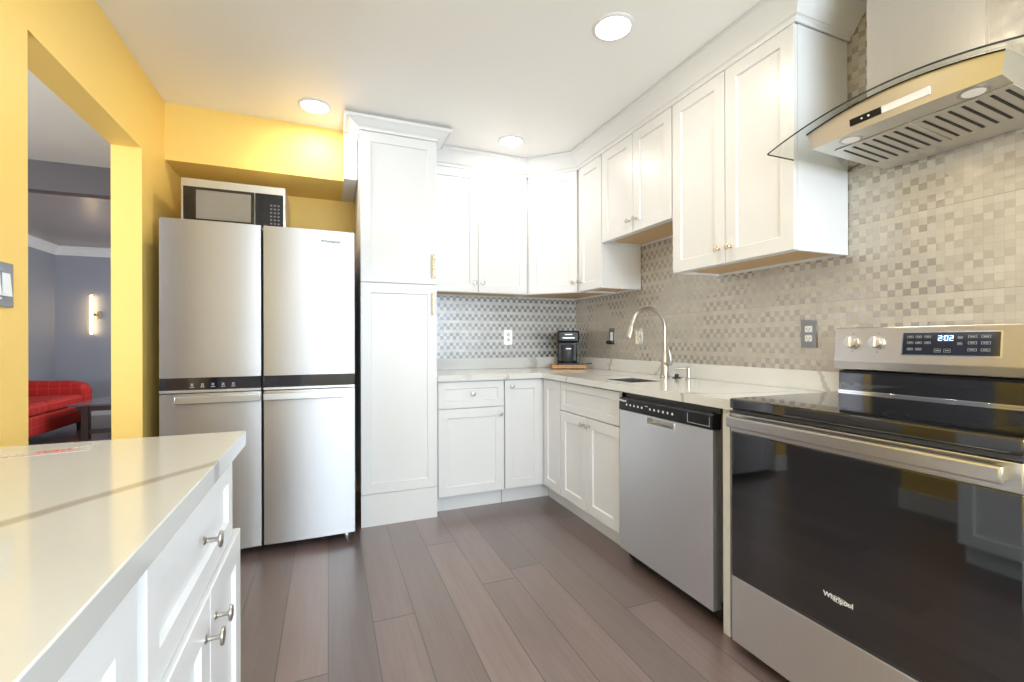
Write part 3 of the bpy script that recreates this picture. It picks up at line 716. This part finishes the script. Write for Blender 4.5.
# seven-segment digits reading 2:02
sg = MB()
def seg(ch, x, z, s):
    on = {'2': 'abged', '0': 'abcdef'}[ch]; wv, th = s*.5, s*.12
    P_ = {'a': (0, s, wv, 0), 'd': (0, 0, wv, 0), 'g': (0, s/2, wv, 0), 'f': (0, s/2, 0, s/2), 'e': (0, 0, 0, s/2), 'b': (wv, s/2, 0, s/2), 'c': (wv, 0, 0, s/2)}
    for q in on:
        a0, b0, dx, dz = P_[q]; fbox(sg, x+a0-th/2, x+a0+dx+th/2, z+b0-th/2, z+b0+dz+th/2, .0030, .0036)
seg('2', .347, 1.138, .016); seg('0', .364, 1.138, .016); seg('2', .378, 1.138, .016)
for z in (1.142, 1.150): fbox(sg, .3585, .3605, z-.001, z+.001, .003, .0036)
sg.build('clock_digits', M_DISP, kpd)['label'] = 'lit clock digits reading 2:02'
text('logo', 'Whirlpool', .020, M_MARK, do, (.378, -.0008, .382), (1, 0, 0), (0, 0, 1), bold=.0004)
lr = MB()
cu_ = [(.378+.030*math.cos(t), -.0006, .381+.008*math.sin(t)) for t in [x*PI/24 for x in range(-16, 22)]]
lr.tube(cu_, .0006, 6); lr.build('logo_swoosh', M_MARK, do)

# ------------------------------------------------------------------ range hood
ho = thing('range_hood', 'stainless range hood with a curved glass canopy on the right wall', 'range hood', (XR-.003, .868, 1.80))
# local axes equal world axes; x negative = toward the room
def arc_z(y, top, half, sag): return top - sag*(y/half)**2
X0 = -.475     # glass front edge
b = bmesh.new(); n = 40; half = .388; rows = []
for k in range(n+1):
    y = -half+2*half*k/n; z = arc_z(y, .125, half, .066); rows.append([b.verts.new((X0, y, z)), b.verts.new((-.004, y, z)), b.verts.new((-.004, y, z-.006)), b.verts.new((X0, y, z-.006))])
for a_, c_ in zip(rows, rows[1:]):
    for i in range(4):
        f = b.faces.new((a_[i], c_[i], c_[(i+1) % 4], a_[(i+1) % 4])); f.material_index = 1 if i in (1, 3) else 0
f = b.faces.new(rows[0]); f.material_index = 1; f = b.faces.new(rows[-1][::-1]); f.material_index = 1
bmesh.ops.recalc_face_normals(b, faces=b.faces[:])
mbb = MB(); me_ = bpy.data.meshes.new('t'); b.to_mesh(me_); b.free(); mbb.bm.from_mesh(me_); bpy.data.meshes.remove(me_)
mbb.build('glass_canopy', [M_GLASS, M_EDGE], ho)
# body under the glass: front bottom straight, top follows the arc
bd = bmesh.new(); hb = .262; n = 24; fr_ = []
for k in range(n+1):
    y = -hb+2*hb*k/n; zt = arc_z(y, .125, half, .066)-.0075
    fx = -.432-.012*math.cos(y/hb*PI/2); zb = .030
    sl = .030*max(0, abs(y)/hb-.0)**6
    fr_.append([bd.verts.new((fx, y, zt)), bd.verts.new((fx+.012, y*.955, zb)), bd.verts.new((-.14, y*.90, .010)), bd.verts.new((-.01, y*.90, .010)), bd.verts.new((-.01, y, zt))])
for a_, c_ in zip(fr_, fr_[1:]):
    for i in range(5): bd.faces.new((a_[i], c_[i], c_[(i+1) % 5], a_[(i+1) % 5]))
bd.faces.new(fr_[0]); bd.faces.new(fr_[-1][::-1]); bmesh.ops.recalc_face_normals(bd, faces=bd.faces[:])
mbb = MB(); me_ = bpy.data.meshes.new('t'); bd.to_mesh(me_); bd.free(); mbb.bm.from_mesh(me_); bpy.data.meshes.remove(me_)
mbb.build('body', M_STEELHOOD, ho, 25)
gk = []
for k in range(n+1):
    y = -hb+2*hb*k/n; gk.append((-.434-.012*math.cos(y/hb*PI/2), y, arc_z(y, .125, half, .066)-.0095))
MB().tube(gk, .0022, 8).build('gasket', M_BLACK, ho)
MB().box(-.268, -.006, -.157, .157, .118, ZC-1.80-.002).build('chimney', M_CHIM, ho)
# sloping underside plane between front lip (x=-.43,z=.030) and x=-.14 z=.010
sl_ = (.010-.030)/(-.14+.43)
def under(x): return .030+sl_*(x+.43) if x < -.14 else .010
Mu = Matrix.Rotation(-math.atan(sl_), 4, 'Y')
for s_ in (-1, 1):
    yc = -.016+s_*.117; fl = MB(); cxm = -.235
    M_ = Matrix.Translation((cxm, yc, under(cxm)-.0015)) @ Mu
    fl.box(-.118, .118, -.114, .114, -.002, .002, .001, M=M_)
    f_ = fl.build('baffle_filter', M_STEELHOOD, ho)
    sl2 = MB()
    for k in range(7): sl2.box(-.098, .098, -.0045, .0045, -.0035, -.0015, .0012, M=M_ @ Matrix.Translation((0, -.094+k*.0313, 0)))
    sl2.build('slots', M_BLACK, f_)
    xx = -.382; lm = MB(); ax = (Mu @ Vector((0, 0, -1))).normalized()
    lm.lathe([(.034, 0), (.034, .001), (.027, .0015), (.026, .0005)], (xx, -.018+s_*.160, under(xx)), ax, 28)
    l_ = lm.build('hood_light', M_NICKEL, ho)
    MB().lathe([(.0255, 0), (.024, .0012), (.012, .0015)], Vector((xx, -.018+s_*.160, under(xx)))+ax*.0005, ax, 24).build('lens', M_OVAL, l_)
    hl = bpy.data.lights.new('hood_lamp', 'AREA'); hl.shape = 'DISK'; hl.size = .045; hl.energy = .3; hl.color = (1, .85, .62)
    hlo = bpy.data.objects.new('hood_lamp', hl); COL.objects.link(hlo); hlo.parent = ho; hlo.location = (xx, -.018+s_*.160, under(xx)-.006); hlo.rotation_euler = (0, 0, 0)
# control strip on the front
def fbar(y0, y1, z0, z1, d, mat, nm, par=ho):
    k = MB(); cy = (y0+y1)/2; fx = -.432-.012*math.cos(cy/hb*PI/2)
    zt = arc_z(cy, .125, half, .066)-.0075; ang = math.atan2(.012, zt-.03)
    t = ((z0+z1)/2-.03)/(zt-.03); xm = fx+.012*(1-t)
    k.box(-d, .002, -(y1-y0)/2, (y1-y0)/2, -(z1-z0)/2, (z1-z0)/2, .0008, M=Matrix.Translation((xm, cy, (z0+z1)/2)) @ Matrix.Rotation(-ang, 4, 'Y')); return k.build(nm, mat, par)
cpn = fbar(.020, .112, .050, .072, .003, M_BLACK, 'control_strip')
fbar(-.105, .018, .050, .072, .0025, M_PLASTW, 'glare_strip')  # bright reflection on the control strip, painted as a white bar
for yy in (.095, .075, .055): fbar(yy-.003, yy+.003, .058, .064, .0038, M_MARK, 'touch_mark', cpn)

# ------------------------------------------------------------------ outlets and switches
def plate(name, label, cat, loc, rz, ww, hh, pm_, style, group=None):
    t = thing(name, label, cat, loc, rz, group)
    MB().box(-ww/2, ww/2, -.006, 0, -hh/2, hh/2, .002, 2).build('cover_plate', pm_, t)
    if style == 'duplex':
        for dz in (-.021, .021):
            r_ = MB().box(-.0165, .0165, -.009, -.004, dz-.0145, dz+.0145, .004, 2).build('receptacle', M_PLASTW, t)
            MB().box(-.008, -.0055, -.0096, -.0085, dz-.003, dz+.007).box(.0055, .008, -.0096, -.0085, dz-.003, dz+.006).cyl((0, -.0096, dz-.009), (0, -.0085, dz-.009), .0025, n=10).build('slots', M_DKMARK, r_)
    if style == 'rocker':
        nr = max(1, round(ww/.05)-0) if ww > .09 else 1
        for k in range(nr):
            x = (k-(nr-1)/2)*.046; MB().prism([(x-.0165, -.006, -.033), (x-.0165, -.012, -.033), (x-.0165, -.007, .033), (x-.0165, -.006, .033)], (.033, 0, 0)).build('rocker', M_PLASTW, t)
    for dz in ((-.041, .041) if style == 'rocker' else (0,)):
        MB().cyl((0, -.0078, dz), (0, -.005, dz), .0028, n=10).build('screw', M_CHROME, t)
    return t
M_PLATE = steel('plate_steel', (.28, .28, .28), .3, (1, 1, .02))
plate('power_outlet', 'grey steel plate with white duplex outlet on the tile left of the range', 'outlet', (XR, 1.424, 1.17), -PI/2, .074, .128, M_PLATE, 'duplex')
plate('power_outlet', 'polished metal outlet on the tile behind the faucet', 'outlet', (XR, 2.655, 1.17), -PI/2, .074, .12, M_CHROME, 'duplex')
ws = plate('wall_switch', 'white rocker switch in metal plate between coffee maker and faucet', 'switch', (XR, 2.985, 1.175), -PI/2, .074, .125, M_PLATE, 'rocker')
pb = thing('plug', 'small black plug at the lower edge of the switch plate', 'plug', (XR-.007, 3.012, 1.128), -PI/2)
MB().box(-.014, .014, -.022, 0, -.014, .014, .003, 2).build('plug_body', M_BLACK, pb)
plate('power_outlet', 'metal-plated outlet on the checkered tile above the back counter', 'outlet', (1.402, YB, 1.172), 0, .074, .125, M_CHROME, 'duplex')
plate('wall_switch', 'grey switch plate with white rockers at the left edge of the yellow wall', 'switch', (XL, 1.742, 1.307), PI/2, .116, .128, M_PLATE, 'rocker')

# ------------------------------------------------------------------ coffee maker on a tray
tr_ = thing('wooden_tray', 'small honey-coloured wooden tray under the coffee maker', 'tray', (1.85, 3.33, .914), -.42)
MB().box(-.14, .14, -.115, .115, .004, .020, .004, 2).build('board', M_HONEY, tr_)
MB().box(-.14, .14, -.115, -.103, .020, .032, .002).box(-.14, .14, .103, .115, .020, .032, .002).box(-.14, -.128, -.103, .103, .020, .032, .002).box(.128, .14, -.103, .103, .020, .032, .002).build('rim', M_HONEY, tr_)
cm = thing('coffee_maker', 'black single-cup coffee maker standing on the wooden tray in the corner', 'coffee maker', (1.85, 3.335, .9345), -.42)
MB().box(-.085, .085, -.085, .09, 0, .030, .008, 3).build('base', M_BLACK, cm)
MB().box(-.080, .080, .02, .09, .030, .20, .010, 3).build('rear_column', M_BLACK, cm)
MB().box(-.088, .088, -.088, .09, .195, .290, .014, 3).build('brew_head', M_BLACK, cm)
MB().lathe([(.040, 0), (.046, .01), (.048, .08), (.046, .13), (.040, .145)], (0, -.030, .032), (0, 0, 1), 28).build('travel_cup', M_DARK, cm)
MB().box(-.050, .050, -.092, -.086, .225, .236, .002).build('name_band', M_NICKEL, cm)
MB().box(-.022, .022, -.080, -.076, .138, .147, .002).build('cup_band', M_NICKEL, cm)
MB().box(-.030, .030, -.0905, -.087, .255, .262, .001).build('lid_lever', M_NICKEL, cm)
sp_ = thing('dark_item', 'small dark utensil lying on the right end of the tray', 'item', (1.985, 3.245, .9465), .3)  # unidentified small black thing, shaped freely
MB().tube([(-.05, 0, .004), (0, 0, .005), (.035, 0, .009)], [.003, .003, .004], 8).lathe([(.002, 0), (.013, .002), (.013, .006), (.003, .008)], (.045, 0, .005), (0, 0, 1), 16).build('item_body', M_DARK, sp_)

# ------------------------------------------------------------------ printed strip on the peninsula
ps = thing('printed_label', 'clear printed label with red lettering lying on the peninsula top', 'label', (-.60, 1.215, .9142), math.atan2(.046, .108)*.55)
MB().box(-.14, .135, -.030, .036, 0, .0006).build('film', M_PAPER, ps)
rm = MB()
for k in range(22):
    x = -.135+k*.0118; rm.box(x, x+.0075, -.022, -.018, .0006, .0010)
for k in range(6): rm.box(.050+k*.009, .056+k*.009, -.006, .008+.003*(k % 2), .0006, .0010)
rm.build('red_lettering', M_REDMARK, ps)
dm_ = MB()
for k in range(5): dm_.box(-.02+k*.011, -.012+k*.011, -.008, .004, .0006, .0010)
for k in range(3): dm_.box(.104+k*.009, .110+k*.009, .014, .026, .0006, .0010)
dm_.build('dark_lettering', M_GREYMARK, ps)

# ------------------------------------------------------------------ ceiling downlights
def downlight(x, y, label, power=4.2):
    t = thing('recessed_light', label, 'ceiling light', (x, y, ZC))
    MB().lathe([(.092, 0), (.092, .003), (.080, .008), (.076, .008), (.074, .003)], (0, 0, 0), (0, 0, -1), 40).build('trim_ring', M_TRIM, t)
    MB().lathe([(.0735, 0), (.0735, .0045), (.05, .006)], (0, 0, -.0005), (0, 0, -1), 40).build('diffuser', M_LIT, t)
    l = bpy.data.lights.new('downlight_lamp', 'AREA'); l.shape = 'DISK'; l.size = .145; l.energy = power; l.color = (1, .90, .76)
    o = bpy.data.objects.new('downlight_lamp', l); COL.objects.link(o); o.parent = t; o.location = (0, 0, -.012)
    return t
downlight(1.167, 1.687, 'largest recessed ceiling light, nearest the viewer above the floor')
downlight(-.065, 2.902, 'recessed ceiling light close to the yellow soffit')
downlight(1.176, 2.910, 'recessed ceiling light close to the back wall cabinets')
for x, y in ((-.1, 1.35), (1.15, .25), (-.1, -.3)):  # extra unseen lamps, added for more light
    downlight(x, y, 'added ceiling light out of view, above the viewer')['group'] = 'added lights above the viewer'

# ------------------------------------------------------------------ living room things
sc2 = thing('wall_sconce', 'lit vertical tube sconce on the blue-grey living room wall', 'wall lamp', (-3.37, LY1, 1.565))
MB().box(.03, .10, -.025, 0, -.06, .06, .004, 2).build('wall_bracket', M_GOLD, sc2)
MB().box(-.004, .07, -.07, -.05, -.012, .012).box(.04, .06, -.07, -.02, -.012, .012).build('arm', M_GOLD, sc2)
MB().cyl((0, -.07, -.30), (0, -.07, .30), .015, n=20).build('light_tube', M_SCONCE, sc2)
for z in (-.31, .30): MB().cyl((0, -.07, z), (0, -.07, z+.012), .024, n=20).build('end_cap', M_GOLD, sc2)
so = thing('sofa', 'red checked sofa with low rounded arms in the living room', 'sofa', (-3.36, 6.75, 0))
# local: faces +x, length along y
MB().box(-.36, .40, -1.0, .98, .11, .33, .03, 3).build('base', M_RED, so)
for y0, y1 in ((-.76, .05), (.06, .84)): MB().box(-.20, .42, y0, y1, .335, .47, .045, 4).build('seat_cushion', M_RED, so)
MB().box(-.44, -.20, -1.0, .98, .12, .70, .07, 4).build('backrest', M_RED, so)
for y0, y1 in ((.85, 1.06), (-1.08, -.86)):
    k = MB(); pf = [(-.44, .12), (.41, .12), (.43, .30), (.43, .52), (.38, .60), (.24, .635), (0, .64), (-.44, .66)]
    k.prism([(x, y0, z) for x, z in pf], (0, y1-y0, 0), bev=.035); k.build('arm', M_RED, so)
for x in (-.36, .34):
    for y in (-.92, .90): MB().cyl((x, y, 0), (x, y, .115), .018, .028, 12).build('leg', M_DKWOOD, so)
tb = thing('side_table', 'dark wood side table standing in front of the red sofa', 'table', (-2.74, 6.77, 0))
MB().box(-.03, 1.0, -.03, .95, .395, .42, .004).build('tabletop', pm('polished_table_top', (.16, .15, .16), .12), tb)
MB().box(.03, .90, .02, .045, .335, .394).box(.03, .90, .87, .895, .335, .394).box(.02, .045, .06, .86, .335, .394).box(.90, .925, .06, .86, .335, .394).build('apron', M_DKWOOD, tb)
for x in (.12, .86):
    for y in (.0, .85): MB().box(x-.035, x+.035, y, y+.07, 0, .394, .003).build('leg', M_DKWOOD, tb)
MB().box(.156, .824, .015, .055, .07, .12).box(.156, .824, .865, .905, .07, .12).build('stretcher', M_DKWOOD, tb)
